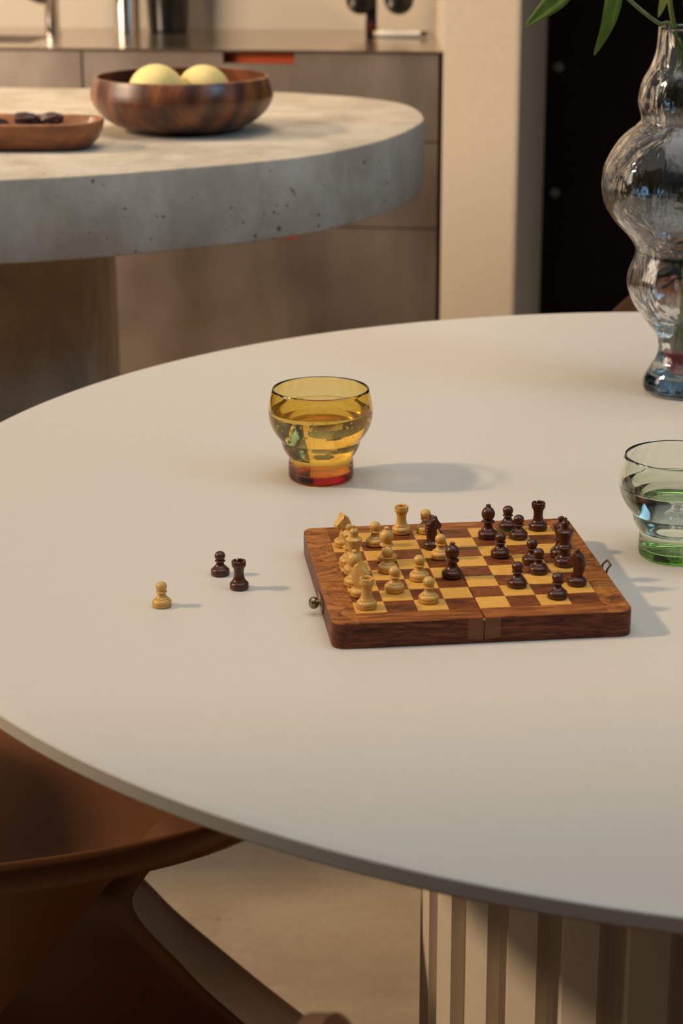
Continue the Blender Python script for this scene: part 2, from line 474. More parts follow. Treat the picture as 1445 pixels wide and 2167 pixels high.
# faucet
f = empty('faucet', KP(.90, .335, .90), KANG); tag(f, 'chrome kitchen faucet behind the sink cut in the worktop', 'faucet')
bm = bmesh.new(); add_lathe(bm, [(0, 0), (.020, 0), (.020, .004), (.0165, .006), (.0165, .27), (.012, .275), (0, .275)], 32); link('post', bm, M['chrome'], f)
bm = bmesh.new(); add_tube(bm, [(0, .0, .255), (0, .1, .262), (0, .2, .262), (0, .225, .25), (0, .23, .22)], .011, 16); link('spout', bm, M['chrome'], f)
bm = bmesh.new(); add_tube(bm, [(.0, 0, .075), (.022, .012, .078), (.05, .025, .085)], [.012, .013, .006], 16); link('lever', bm, M['chrome'], f)
# steel canister and dark jug
o = bmesh.new(); add_lathe(o, [(0, 0), (.027, 0), (.028, .002), (.031, .26), (.029, .26), (.026, .004), (0, .004)], 40)
tag(link('canister', o, M['chrome'], loc=KP(.745, .395, .90)), 'tall polished steel canister on the worktop by the dark jug', 'canister')
o = bmesh.new(); add_lathe(o, [(0, 0), (.040, 0), (.044, .003), (.047, .05), (.05, .12), (.045, .2), (.03, .24), (.033, .28), (.03, .28), (.027, .24), (.04, .2), (.045, .1), (.038, .006), (0, .006)], 40)
tag(link('jug', o, M['black'], loc=KP(.665, .46, .90)), 'dark rounded jug against the backsplash right of the steel canister', 'jug')
# stand with two black discs
s = empty('utensil_stand', KP(.186, .345, .90), KANG); tag(s, 'dark slim stand carrying two black round ladles on the worktop', 'stand')
bm = bmesh.new(); add_box(bm, -.012, .012, -.007, .007, 0, .19, .002); link('post', bm, M['black'], s)
bm = bmesh.new(); add_box(bm, -.0122, .0122, -.0072, .0072, .012, .032, .001); o = link('band', bm, M['dark_red'], s); o['label'] = 'dark red band'
bm = bmesh.new(); add_tube(bm, [(.045, .012, .18), (-.09, .012, .18)], .004, 10); add_tube(bm, [(0, 0, .18), (0, .012, .18)], .004, 8); link('crossbar', bm, M['black'], s)
for xx in (.022, -.062):
    bm = bmesh.new()
    add_lathe(bm, [(0, -.013), (.018, -.011), (.028, -.004), (.032, .006), (.030, .007), (.026, -.002), (.016, -.008), (0, -.0095)], 36)
    bmesh.ops.transform(bm, matrix=Matrix.Translation((xx, .022, .080)) @ Matrix.Rotation(PI/2, 4, 'X'), verts=bm.verts)
    add_tube(bm, [(xx, .018, .11), (xx, .013, .183)], .003, 8)
    link('ladle', bm, M['black'], s)
r_ = empty('paper_roll', KP(.118, .33, .9076), KANG); tag(r_, 'small white roll with a brown tip lying on the worktop by the pillar', 'roll')
def tubex(x0, x1, r, m, nm):
    bm = bmesh.new(); add_tube(bm, [(x0, 0, 0), (x0+(x1-x0)*.05, 0, 0), (x1-(x1-x0)*.05, 0, 0), (x1, 0, 0)], [r*.85, r, r, r*.85], 20); return link(nm, bm, M[m], r_)
tubex(-.042, .05, .0075, 'white', 'wrapper'); tubex(.0495, .06, .006, 'cream', 'cap'); tubex(-.056, -.0415, .005, 'date', 'tip')

# ------------------------------------------------------------------ concrete island
isl = empty('concrete_island', (-.6, 2.95, 0)); tag(isl, 'grey-blue concrete island with a rounded slab top on a thick leg', 'island')
pts = [(-1.9, 2.30), (-1.4, 2.325), (-1.0, 2.348), (-.7, 2.382), (-.41, 2.440), (-.25, 2.503), (-.075, 2.612), (.012, 2.712), (.079, 2.846), (.119, 2.99), (.1255, 3.07), (.118, 3.16), (.098, 3.235), (.061, 3.290), (-.016, 3.358), (-.183, 3.428), (-.58, 3.485), (-1.0, 3.51), (-1.5, 3.52), (-1.9, 3.5)]
top = [(x+.6, y-2.95) for x, y in spline(pts, 6)] + [(-1.5, .3), (-1.6, -.1), (-1.5, -.5)]
bm = bmesh.new(); add_prism(bm, top, .796, .90, .004, 2); link('slab', bm, M['concrete'], isl, angle=30)
bm = bmesh.new(); add_box(bm, -.95, .228, -.10, .35, 0, .796, .006); link('leg', bm, M['concrete'], isl)

# bowl, fruit, tray, dates
def bowl():
    bm = bmesh.new()
    out = spline([(.0001, 0), (.060, 0), (.074, .002), (.098, .011), (.117, .025), (.1285, .043), (.1295, .055), (.1265, .068), (.1235, .0755)], 5)
    inn = spline([(.1205, .0765), (.1195, .0755), (.1225, .066), (.1250, .055), (.122, .041), (.110, .026), (.09, .016), (.06, .0125), (.0001, .0125)], 5)
    add_lathe(bm, [(0, 0)]+[(max(a, .0005), b) for a, b in out[1:]]+[(a, b) for a, b in inn[:-1]]+[(0, .0125)], 96)
    return bm
tag(link('wooden_bowl', bowl(), M['acacia'], loc=(-.225, 2.905, .9002), rz=.6), 'round dark wooden bowl with pale yellow fruit on the concrete island', 'bowl')
def fruit(x, y, r, label):
    bm = bmesh.new(); add_ball(bm, (0, 0, 0), r, 48, (1, 1, .98))
    o = link('yellow_fruit', bm, M['fruit'], loc=(x, y, .9002+.0128+r*.985)); tag(o, label, 'fruit', 'pale yellow fruit in the bowl')
fruit(-.2615, 2.905, .0405, 'larger pale yellow round fruit, left one of the two in the bowl')
fruit(-.1965, 2.935, .0385, 'smaller pale yellow round fruit, right one of the two in the bowl')

def tray():
    a_, b_ = .145, .062
    def ring(k, z, n=72):
        out = []
        for i in range(n):
            t = 2*PI*i/n; cx, sx = math.cos(t), math.sin(t); e = 2/3.2
            out.append((math.copysign(abs(cx)**e, cx)*(a_-k), math.copysign(abs(sx)**e, sx)*(b_-k), z))
        return out
    bm = bmesh.new(); rows = []
    for k, z in ((.05, .0), (.026, .0), (.018, .002), (.008, .012), (.002, .026), (0, .036), (.002, .038), (.005, .036), (.009, .026), (.016, .016), (.024, .0118), (.05, .0112)):
        rows.append([bm.verts.new(p) for p in ring(k, z)])
    for A, B in zip(rows, rows[1:]):
        for i in range(72): bm.faces.new((A[i], A[(i+1) % 72], B[(i+1) % 72], B[i]))
    bm.faces.new(rows[0][::-1]); bm.faces.new(rows[-1])
    return bm
tag(link('wooden_tray', tray(), M['acacia_tray'], loc=(-.462, 2.725, .9002), rz=-.06), 'small oblong wooden tray holding dark dates left of the bowl', 'tray')
def date(x, y, z, rz, tilt, label):
    bm = bmesh.new(); add_ball(bm, (0, 0, 0), .0095, 28, (1.9, 1, .95))
    for v in bm.verts:
        v.co *= 1+.09*math.sin(7*math.atan2(v.co.z, v.co.y)+v.co.x*160)+.05*math.sin(v.co.x*420+2*v.co.y*300)
    o = link('date', bm, M['date']); o.location = (x+.032, y, z+.0045+(.002 if z > .93 else 0)); o.rotation_euler = (0, tilt, rz)
    tag(o, label, 'date', 'dark dates in the tray')
dl = 'wrinkled dark purple date in the small wooden tray'
for i, (x, y, z, a, t) in enumerate([(-.475, 2.715, .9166, .2, 0), (-.44, 2.705, .9166, -.4, .05), (-.405, 2.722, .9166, .5, 0), (-.425, 2.742, .9166, -.1, .0), (-.463, 2.745, .9166, .3, 0), (-.452, 2.724, .9312, .1, .12), (-.42, 2.724, .9312, -.3, -.1), (-.49, 2.73, .925, .8, .3)]):
    date(x, y, z, a, t, dl)

# ------------------------------------------------------------------ round table
T = .745
TX, TY, TR = .370, 1.651, .748
tb = empty('round_table', (TX, TY, 0)); tag(tb, 'large round off-white table with a fluted pedestal', 'table')
bm = bmesh.new()
th = .0135
add_lathe(bm, [(0, T-th), (TR-.003, T-th), (TR-.0006, T-th+.0006), (TR, T-th+.002), (TR, T-.0032), (TR-.0006, T-.0022), (TR-.0045, T-.0006), (TR-.0065, T-.0001), (TR-.009, T), (TR-.03, T), (0, T)], 256)
link('tabletop', bm, M['table'], tb, angle=22)
# fluted pedestal: flats alternating with scooped grooves
bm = bmesh.new()
NF, RB = 32, .298
prof = []
for k in range(NF):
    a0 = 2*PI*k/NF
    step = 2*PI/NF
    prof.append((RB, a0)); prof.append((RB, a0+step*.30)); prof.append((RB, a0+step*.545))
    for q, dep in ((.565, .006), (.60, .011), (.68, .0138), (.77, .0135), (.86, .010), (.94, .0045)):
        prof.append((RB-dep, a0+step*q))
PH = .0809
poly = [(r*math.cos(a+PH), r*math.sin(a+PH)) for r, a in prof]
add_prism(bm, poly, 0, T-th)
link('fluted_pedestal', bm, M['table_base'], tb, angle=25)

# ------------------------------------------------------------------ chairs (one shell: seat, back, swept base)
def chair_proto():
    root = empty('moulded_chair')
    # seat bowl with a rolled lip and a skirt that runs down to the back
    bm = bmesh.new(); n = 96
    def rim(t):
        c, s = math.cos(t), math.sin(t)
        fx = .33 if c > 0 else .285
        e = 2/2.4
        return math.copysign(abs(c)**e, c)*fx, math.copysign(abs(s)**e, s)*(.25)
    rows = []
    cen = []
    spec = [(.25, .402), (.5, .404), (.7, .410), (.82, .420), (.90, .434), (.95, .446), (.985, .4525), (1.0, .451), (1.012, .444), (1.012, .434), (1.0, .426), (.985, .421)]
    for k, z in spec:
        row = []
        for i in range(n):
            t = 2*PI*i/n; x, y = rim(t)
            side = abs(math.sin(t))
            row.append(bm.verts.new((x*k, y*k, z+.012*max(0, -math.cos(t))*k*k)))
        rows.append(row)
    for k, f in ((.95, .10), (.90, .45), (.84, 1.0)):
        row = []
        for i in range(n):
            t = 2*PI*i/n; x, y = rim(t)
            low = .425-1.1*max(0.0, .145-x*k)
            low = max(low, .0)
            z = .418*(1-f)+low*f
            row.append(bm.verts.new((x*k, y*k*(1-.22*f), z)))
        rows.append(row)
    c0 = bm.verts.new((0, 0, .402))
    for i in range(n): bm.faces.new((c0, rows[0][i], rows[0][(i+1) % n]))
    for A, B in zip(rows, rows[1:]):
        for i in range(n): bm.faces.new((A[i], B[i], B[(i+1) % n], A[(i+1) % n]))
    link('seat', bm, M['chair'], root, angle=0, recalc=False)
    # backrest: curved shell rising from the rear lip, rounded at the top
    bm = bmesh.new()
    prof = spline([(-.14, .410), (-.205, .427), (-.25, .465), (-.275, .52), (-.292, .57), (-.312, .635), (-.336, .70)], 6)
    nz, ny = len(prof), 29
    def grid(off):
        g = []
        for a, (x, z) in enumerate(prof):
            s = a/(nz-1)
            hw = .20+.03*math.sin(PI*min(1, s*1.2))
            row = []
            for b in range(ny):
                q = -1+2*b/(ny-1)
                hw_q = hw
                zz = z - (.075*abs(q)**3.2)*max(0, (s-.45)/.55)
                xx = x + .045*q*q*(1-.4*s) + off
                if s > .9 and False: pass
                row.append(bm.verts.new((xx, hw_q*q*(1-.0*s), zz)))
            g.append(row)
        return g
    G, H = grid(0), grid(-.012)
    for a in range(nz-1):
        for b in range(ny-1):
            bm.faces.new((G[a][b], G[a][b+1], G[a+1][b+1], G[a+1][b])); bm.faces.new((H[a][b], H[a+1][b], H[a+1][b+1], H[a][b+1]))
    for b in range(ny-1):
        bm.faces.new((G[-1][b], G[-1][b+1], H[-1][b+1], H[-1][b])); bm.faces.new((G[0][b], H[0][b], H[0][b+1], G[0][b+1]))
    for a in range(nz-1):
        bm.faces.new((G[a][0], G[a+1][0], H[a+1][0], H[a][0])); bm.faces.new((G[a][-1], H[a][-1], H[a+1][-1], G[a+1][-1]))
    link('backrest', bm, M['chair'], root, angle=60)
    # base: front sheet that narrows under the seat and sweeps out to the floor, with side flanges
    bm = bmesh.new()
    st = spline([(.425, .270, .150), (.405, .228, .120), (.385, .192, .095), (.353, .159, .083), (.335, .146, .080), (.320, .135, .079), (.309, .130, .079), (.294, .132, .079), (.270, .146, .080), (.236, .172, .082), (.201, .198, .084), (.153, .240, .087), (.10, .287, .092), (.05, .332, .100), (.0, .377, .110)], 4)
    rows = []
    for z, xf, wd in st:
        row = []
        back = max(-.24, xf-.34)
        def P(x, y):
            return bm.verts.new((x, y, min(z, .398+max(0, (x-.22))*.4)))
        half = [(back, .25), (xf-.16, .32), (xf-.06, .62), (xf-.022, .92), (xf-.010, .99), (xf-.003, 1.0), (xf+.001, .985), (xf+.001, .95), (xf-.002, .85), (xf-.004, .6), (xf-.006, .3)]
        row = [P(x, -wd*k) for x, k in half]+[P(xf-.006, 0)]+[P(x, wd*k) for x, k in half[::-1]]
        rows.append(row)
    for A, B in zip(rows, rows[1:]):
        for i in range(len(A)-1): bm.faces.new((A[i], A[i+1], B[i+1], B[i]))
        bm.faces.new((A[-1], A[0], B[0], B[-1]))
    bm.faces.new(rows[-1]); bm.faces.new(rows[0][::-1])
    link('base', bm, M['chair'], root, angle=0)
    return root
ch = chair_proto()
tag(ch, 'glossy brown moulded chair tucked under the left side of the table', 'chair', 'brown moulded chairs around the table')
ch.location = (-.35, 1.78, 0); ch.rotation_euler = (0, 0, math.radians(15))
c2 = copy_tree(ch); tag(c2, 'brown moulded chair behind the table, its shoulder showing behind the vase'); c2.location = (.467, 2.58, 0); c2.rotation_euler = (0, 0, -PI/2-.4)
c3 = copy_tree(ch); tag(c3, 'brown moulded chair nearest the camera, only its back edge showing at the bottom'); c3.location = (.319, .727, 0); c3.scale = (1, 1, 1.073); c3.rotation_euler = (0, 0, .0)

# ------------------------------------------------------------------ drinking glasses
def tumbler(s=1.0):
    out = [(0, 0), (.024, 0), (.0272, .0008), (.0287, .003), (.0290, .007), (.0287, .014), (.0284, .0200), (.0288, .0218), (.0302, .0232), (.0322, .0262), (.0338, .0300), (.0347, .0335), (.0352, .0358), (.0362, .0372), (.0385, .0400), (.0412, .0440), (.0436, .0490), (.0452, .0545), (.0458, .0600), (.0455, .0660), (.0446, .0720), (.0434, .0775), (.0424, .0812), (.0418, .0822), (.0411, .0820)]
    inn = [(.0408, .0812), (.0418, .0770), (.0430, .0718), (.0439, .0660), (.0442, .0600), (.0436, .0548), (.0420, .0496), (.0396, .0450), (.0368, .0408), (.0345, .0378), (.0334, .0358), (.0329, .0335), (.0320, .0302), (.0304, .0268), (.0284, .0240), (.0272, .0225), (.0266, .0205), (.0266, .0150), (.0264, .0100), (.0252, .0076), (.020, .0066), (0, .0064)]
    sc = lambda p: [(a*s, b*s) for a, b in p]
    return sc(out), sc(inn)
def glass_set(loc, mat, level, label, dlabel, cat_mat, s=1.0, bubbles=0):
    out, inn = tumbler(s)
    bm = bmesh.new(); add_lathe(bm, [out[0]]+spline(out[1:], 2)+spline(inn[:-1], 2)+[inn[-1]], 128)
    g = link('drinking_glass', bm, mat, loc=loc, angle=0); tag(g, label, 'glass', 'coloured drinking glasses')
    prof = [p for p in spline(inn[:-1], 2)[::-1] if p[1] < level]
    e = .00035
    def inr(z):
        L_ = spline(inn[:-1], 2)[::-1]
        for (r0, z0), (r1, z1) in zip(L_, L_[1:]):
            if z0 <= z <= z1: return r0+(r1-r0)*(z-z0)/max(1e-9, z1-z0)
        return L_[-1][0]
    bm = bmesh.new()
    R = inr(level)+e
    add_lathe(bm, [(0, inn[-1][1]-e)]+[(r+e, z-(e if z < .0125*s else 0)) for r, z in prof]+[(R, level+.0005), (R-.0008, level+.0002), (R-.002, level), (0, level)], 128)
    wtr = link('sparkling_water', bm, M['water'], loc=loc, angle=0); tag(wtr, dlabel, 'drink')
    if bubbles:
        bm = bmesh.new(); rnd = random.Random(3)
        for i in range(bubbles):
            zz = level-abs(rnd.gauss(0, .010))-.0012 if i < bubbles*.75 else rnd.uniform(.013, level-.004)
            zz = max(.0125, zz)
            a = rnd.uniform(0, 2*PI); rr = (inr(zz)-.0018)*(1 if rnd.random() < .55 else math.sqrt(rnd.random()))
            add_ball(bm, (rr*math.cos(a), rr*math.sin(a), zz), rnd.choice((.0004, .0005, .0006, .0008, .0011)), 10)
        b = link('bubbles', bm, M['bubble'], wtr, angle=0); b['kind'] = 'stuff'
    return g
glass_set((-.018, 1.705, T+.0002), M['amber'], .063, 'amber glass tumbler standing behind the chess board', 'fizzy water filling the amber tumbler', 'amber', 1.0, 150)
glass_set((.262, 1.494, T+.0002), M['green'], .0575, 'pale green glass tumbler at the right, beside the chess board', 'still water filling the pale green tumbler', 'green', 1.0, 0)

# ------------------------------------------------------------------ vase and flowers
VX, VY = .349, 2.004
vout = [(.0285, 0), (.0345, .001), (.0385, .0045), (.0395, .010), (.0380, .0175), (.0330, .0265), (.0275, .0350), (.0250, .0440), (.0252, .0520), (.0275, .0605), (.0370, .0720), (.0510, .0890), (.0585, .1060), (.0600, .1160), (.0585, .1250), (.0535, .1380), (.0515, .1460), (.0535, .1530), (.0600, .1620), (.0745, .1765), (.0855, .1925), (.0895, .2090), (.0895, .2170), (.0860, .2330), (.0725, .2565), (.0580, .2700), (.0525, .2760), (.0540, .2830), (.0570, .2940), (.0560, .3060), (.0525, .3170), (.0450, .3295), (.0405, .3420), (.0388, .3540), (.0382, .3655)]
vo = spline(vout, 4)
vin = [(r-.0030, z) for r, z in vo if z > .030]
vin = vin[::-1]
VB = [(.0275, .0260), (.0285, .0205), (.0270, .0165), (.0215, .0142), (.010, .0136)]
def vmod(a, z):
    return 1+.022*math.sin(3*(a-PI)+z*40)*math.sin(z*22)+.012*math.sin(2*(a-PI)-z*25)-.006*math.sin(5*a+z*60)+.0035*math.sin(13*a+3*math.sin(z*30))+.003*math.sin(21*a-z*45)*(1 if z > .05 else 0)
bm = bmesh.new()
profv = [(0, 0)]+vo+[(.0372, .3668), (.0358, .3660)]+vin+VB+[(0, .0135)]
add_lathe(bm, profv, 128, mod=vmod)
tag(link('glass_vase', bm, M['vase'], loc=(VX, VY, T+.0002), angle=0), 'tall wavy clear glass vase with a pale blue foot at the right', 'vase')
WL = .080
bm = bmesh.new()
e = .0004
low = [(0, .0135-e)]+[(r+e*.7, z-e*.7) for r, z in VB[::-1]]+[(r+e, z) for r, z in vin[::-1] if z < WL]
lr = low[-1][0]
add_lathe(bm, low+[(lr+.0006, WL), (lr-.0012, WL-.0003), (0, WL-.0003)], 128, mod=vmod)
tag(link('vase_water', bm, M['water'], loc=(VX, VY, T+.0002), angle=0), 'clear water in the narrow foot of the wavy vase', 'water')

def add_leaf(bm, pts, wmax, up=(0, 0, 1), fold=.25):
    P = [Vector(p) for p in spline(pts, 8)]; n = len(P); rows = []
    for i, p in enumerate(P):
        s = i/(n-1)
        d = (P[min(i+1, n-1)]-P[max(i-1, 0)]).normalized()
        sd_ = d.cross(Vector(up)).normalized(); nn = sd_.cross(d).normalized()
        wd = wmax*max(.012, (math.sin(PI*min(1, s*.93+.05))**.8)*(1-s**3*.5)) if s < .995 else wmax*.01
        rows.append([bm.verts.new(p+sd_*wd*q+nn*(abs(q)*wd*fold)+nn*o) for o, q in ((0, -1), (0, -.5), (0, 0), (0, .5), (0, 1), (-.0004, 1), (-.0006, 0), (-.0004, -1))])
    for A, B in zip(rows, rows[1:]):
        for k in range(8): bm.faces.new((A[k], A[(k+1) % 8], B[(k+1) % 8], B[k]))
    bm.faces.new(rows[0][::-1]); bm.faces.new(rows[-1])
def stalk(name, label, pts, rad):
    bm = bmesh.new(); P = spline(pts, 8); add_tube(bm, P, [rad]*len(P), 14)
    o = link(name, bm, M['stem'], angle=0); tag(o, label, 'flower stalk', 'stalks in the vase'); return o
zt = T
view = (0, -1, .3)
s1 = stalk('leafy_stalk', 'thin leafy stalk leaning left out of the vase, long leaves hanging down', [(.352, 2.012, zt+.05), (.352, 2.01, zt+.14), (.346, 2.0, zt+.30), (.3205, 1.985, zt+.366), (.305, 1.982, zt+.372), (.276, 1.98, zt+.394), (.245, 1.98, zt+.425), (.215, 1.98, zt+.47)], .0019)
for pts, wd, fo in (([(.235, 1.98, zt+.432), (.213, 1.972, zt+.402), (.196, 1.968, zt+.386), (.176, 1.965, zt+.3695)], .0105, .3),
                ([(.262, 1.982, zt+.44), (.262, 1.975, zt+.405), (.2555, 1.97, zt+.372), (.243, 1.968, zt+.342)], .0085, .25),
                ([(.225, 1.99, zt+.44), (.214, 1.99, zt+.402), (.208, 1.99, zt+.388)], .004, .2)):
    bm = bmesh.new(); add_leaf(bm, pts, wd, up=view, fold=fo); link('leaf', bm, M['leaf'], s1, angle=0)
s2 = stalk('budding_stalk', 'slender stalk with a small young leaf just inside the vase rim', [(.358, 2.0, zt+.045), (.356, 2.0, zt+.12), (.345, 1.995, zt+.28), (.3225, 1.99, zt+.366), (.316, 1.99, zt+.40), (.312, 1.99, zt+.46)], .0023)
bm = bmesh.new(); add_leaf(bm, [(.316, 1.985, zt+.415), (.3095, 1.978, zt+.395), (.304, 1.974, zt+.377)], .0045, up=view, fold=.5); link('leaf', bm, M['bud'], s2, angle=0)
s3 = stalk('thick_stalk', 'thick green stalk in the middle of the vase', [(.347, 2.004, zt+.024), (.351, 2.004, zt+.12), (.350, 2.0, zt+.26), (.338, 1.995, zt+.36), (.330, 1.99, zt+.42), (.325, 1.99, zt+.47)], .0036)
s4 = stalk('broad_stalk', 'pale green broad stalk at the right of the vase mouth', [(.348, 2.013, zt+.022), (.353, 2.012, zt+.13), (.364, 2.008, zt+.26), (.360, 2.0, zt+.36), (.349, 1.995, zt+.42), (.346, 1.995, zt+.47)], .0062)
fl = empty('pink_flower', (VX-.003, VY-.006, zt+.028)); tag(fl, 'pink flower head sunk in the blue foot of the vase', 'flower')
for k in range(6):
    a = 2*PI*k/6+.4; bm = bmesh.new()
    add_ball(bm, (0, 0, 0), .0095, 16, (.45, 1.0, 1.7))
    bmesh.ops.transform(bm, matrix=Matrix.Rotation(a, 4, 'Z') @ Matrix.Translation((.0082, 0, .004)) @ Matrix.Rotation(.25, 4, 'Y'), verts=bm.verts)
    link('petal', bm, M['petal'], fl, angle=0)

# ------------------------------------------------------------------ folding chess board
BX, BY, BA = .0872, 1.4134, .1156
BH = .0195
bd = empty('folding_chess_board', (BX, BY, T+.0001), BA)
tag(bd, 'folding wooden chess board lying open on the white table', 'chess board')
def half(sign):
    hx, hy, r = .1065, .1055, .009
    g = .0003
    poly = [(g, -hy)]
    for k in range(9):
        a = -PI/2+PI/2*k/8; poly.append((hx-r+r*math.cos(a), -hy+r+r*math.sin(a)))
    for k in range(9):
        a = PI/2*k/8; poly.append((hx-r+r*math.cos(a), hy-r+r*math.sin(a)))
    poly.append((g, hy))
    if sign < 0: poly = [(-x, y) for x, y in poly][::-1]
    bm = bmesh.new(); add_prism(bm, poly, 0, BH, .0011, 3)
    return link('board_half', bm, M['board'], bd, angle=30)
half(-1); half(1)
bm = bmesh.new(); add_box(bm, -.1078, -.1064, -.047, -.023, .004, .0135, .0004); pl = link('knob_plate', bm, M['brass'], bd)
bm = bmesh.new(); add_lathe(bm, [(0, 0), (.0022, 0), (.002, .0012), (.0036, .0022), (.0046, .0042), (.0042, .0066), (.0024, .0082), (0, .0085)], 28)
bmesh.ops.transform(bm, matrix=Matrix.Translation((-.1075, -.035, .009)) @ Matrix.Rotation(-PI/2, 4, 'Y'), verts=bm.verts); link('knob', bm, M['brass'], pl)
bm = bmesh.new(); add_box(bm, .1064, .1078, -.020, -.0005, .006, .013, .0004); pl = link('latch_plate', bm, M['brass'], bd)
bm = bmesh.new()
lp = [(.1076, -.0165, .0105), (.1092, -.0165, .0185), (.1118, -.0160, .0215), (.1122, -.0045, .0215), (.1092, -.0035, .0185), (.1076, -.0035, .0105)]
for a, b in zip(lp, lp[1:]): add_tube(bm, [a, b], .0009, 8)
link('latch_loop', bm, M['brass'], pl)
for yy in (-.1052, .1052):
    bm = bmesh.new(); add_ball(bm, (0, yy, BH-.0022), .0011, 12); link('hinge_pin', bm, M['brass'], bd)

# ------------------------------------------------------------------ chess pieces
def mm(p): return [(r*.001, z*.001) for r, z in p]
BASE = [(0, .3), (6.9, .3), (7.2, .8), (7.2, 2.0), (6.9, 2.25), (7.15, 2.5), (7.3, 3.4), (6.9, 4.6), (5.9, 5.5), (5.0, 5.9), (4.95, 6.5), (4.4, 6.9)]
PAWN = BASE+[(3.5, 7.8), (3.0, 9.0), (2.85, 10.0), (3.2, 10.4), (4.0, 10.8), (4.2, 11.2), (3.9, 11.6), (3.0, 11.9), (3.1, 12.4), (3.8, 13.3), (4.2, 14.5), (4.15, 15.8), (3.6, 17.1), (2.5, 18.2), (1.2, 18.75), (0, 18.9)]
ROOK = BASE[:-2]+[(5.2, 6.6), (4.7, 7.2), (4.1, 9.0), (3.7, 11.5), (3.8, 14.5), (4.3, 16.6), (4.5, 17.0), (5.1, 17.5), (5.4, 18.2), (5.45, 20.4)]
BISH = [(r*1.06, z) for r, z in BASE]+[(3.9, 8.0), (3.3, 9.5), (3.1, 11.4), (3.6, 12.0), (5.0, 12.4), (5.3, 12.9), (5.0, 13.5), (3.6, 13.9), (3.2, 14.4), (3.6, 15.0), (4.7, 16.6), (5.3, 18.6), (5.2, 20.4), (4.4, 22.4), (3.0, 24.0), (1.9, 24.7), (1.7, 25.1), (2.1, 25.6), (2.0, 26.3), (1.2, 26.8), (0, 26.9)]
KB = [(r*1.08, z*1.1) for r, z in BASE]
KING = KB+[(4.4, 8.8), (3.9, 10.2), (3.7, 12.6), (4.2, 13.4), (5.6, 13.9), (5.8, 14.5), (5.2, 15.1), (5.4, 15.7), (5.0, 16.4), (4.1, 17.0), (4.2, 18.4), (5.0, 22.0), (6.0, 26.0), (6.2, 26.9), (5.6, 27.6), (3.6, 28.1), (2.9, 28.6), (2.9, 31.6), (3.3, 32.2), (3.3, 33.2), (2.4, 34.4), (0, 34.9)]
QUEEN = KB+[(4.2, 8.6), (3.6, 10.0), (3.4, 12.2), (3.9, 13.0), (5.2, 13.5), (5.3, 14.1), (4.6, 14.6), (3.7, 15.2), (3.8, 16.6), (4.6, 20.0), (5.8, 23.6), (6.0, 24.4), (5.3, 25.2), (3.2, 26.6), (2.0, 27.4), (1.9, 28.0), (2.6, 28.9), (2.7, 30.0), (2.0, 31.2), (0, 31.7)]
def lathe_piece(p):
    bm = bmesh.new(); add_lathe(bm, mm(p), 40); return bm
def rook_bm():
    bm = lathe_piece(ROOK+[(5.45, 20.4)])
    bm.free()
    bm = bmesh.new(); add_lathe(bm, mm(ROOK+[(5.4, 20.5), (3.5, 20.5), (3.4, 19.2), (0, 19.2)]), 40)
    for k in range(4):
        a0 = k*PI/2+.12; a1 = a0+PI/2-.24
        t = bmesh.new(); ang = [a0+(a1-a0)*i/8 for i in range(9)]
        poly = [(.0054*math.cos(a), .0054*math.sin(a)) for a in ang]+[(.0036*math.cos(a), .0036*math.sin(a)) for a in ang[::-1]]
        add_prism(t, poly, .0204, .0222, .0003, 1); merge(bm, t)
    return bm
def bishop_bm():
    bm = lathe_piece(BISH)
    return bm
def king_bm():
    bm = lathe_piece(KING)
    return bm
def queen_bm():
    bm = lathe_piece(QUEEN)
    for k in range(9):
        a = 2*PI*k/9; add_ball(bm, (.0056*math.cos(a), .0056*math.sin(a), .0246), .0010, 8)
    return bm
HEAD = [(-2.5, 5.8), (-3.0, 8.0), (-3.9, 10.6), (-4.6, 13.4), (-4.7, 16.2), (-4.2, 18.8), (-3.2, 21.0), (-1.8, 22.6), (-.4, 23.2), (.3, 24.9), (1.3, 22.8), (2.6, 21.6), (4.6, 19.4), (6.2, 17.6), (6.6, 16.3), (6.2, 15.0), (5.0, 14.3), (3.4, 14.9), (2.0, 15.0), (1.0, 13.4), (.9, 11.4), (1.8, 8.6), (2.6, 5.8)]
def knight_bm():
    bm = bmesh.new(); add_lathe(bm, mm([(r, z) for r, z in BASE[:-2]]+[(4.6, 6.3), (0, 6.5)]), 40)
    t = bmesh.new(); n = len(HEAD)
    cx = sum(p[0] for p in HEAD)/n; cz = sum(p[1] for p in HEAD)/n
    def lay(y, k):
        return [t.verts.new((((x-ox)*k+ox)*.00116, y*.00128, ((z-oz)*k+oz)*.00108-.0005)) for x, z, ox, oz in ((x, z, -.6+.10*(z-6)*.0+(0.22*max(0, z-15)), z*.9+1.6) for x, z in HEAD)]
    L_ = [lay(-2.9, .72), lay(-2.3, .93), lay(-1.2, 1.0), lay(1.2, 1.0), lay(2.3, .93), lay(2.9, .72)]
    for A, B in zip(L_, L_[1:]):
        for i in range(n): t.faces.new((A[i], A[(i+1) % n], B[(i+1) % n], B[i]))
    t.faces.new(L_[0][::-1]); t.faces.new(L_[-1])
    bmesh.ops.triangulate(t, faces=[f for f in t.faces if len(f.verts) > 4])
    merge(bm, t)
    for s_ in (-1, 1):                       # ears and eyes
        e_ = bmesh.new(); bmesh.ops.create_cone(e_, cap_ends=True, segments=8, radius1=.0011, radius2=.0002, depth=.0034)
        merge(bm, e_, Matrix.Translation((-.0004, s_*.0019, .0240)) @ Matrix.Rotation(-.15, 4, 'Y'))
        add_ball(bm, (.0024, s_*.0030, .0198), .0007, 8)
    for k in range(6):                       # mane ridges along the neck
        z = 9.6+k*2.1; x = (-3.5, -4.3, -4.7, -4.6, -4.0, -2.9)[k]
        add_ball(bm, (x*.00116, 0, z*.00108), .0014, 8, (.7, 1.7, 1))
    return bm
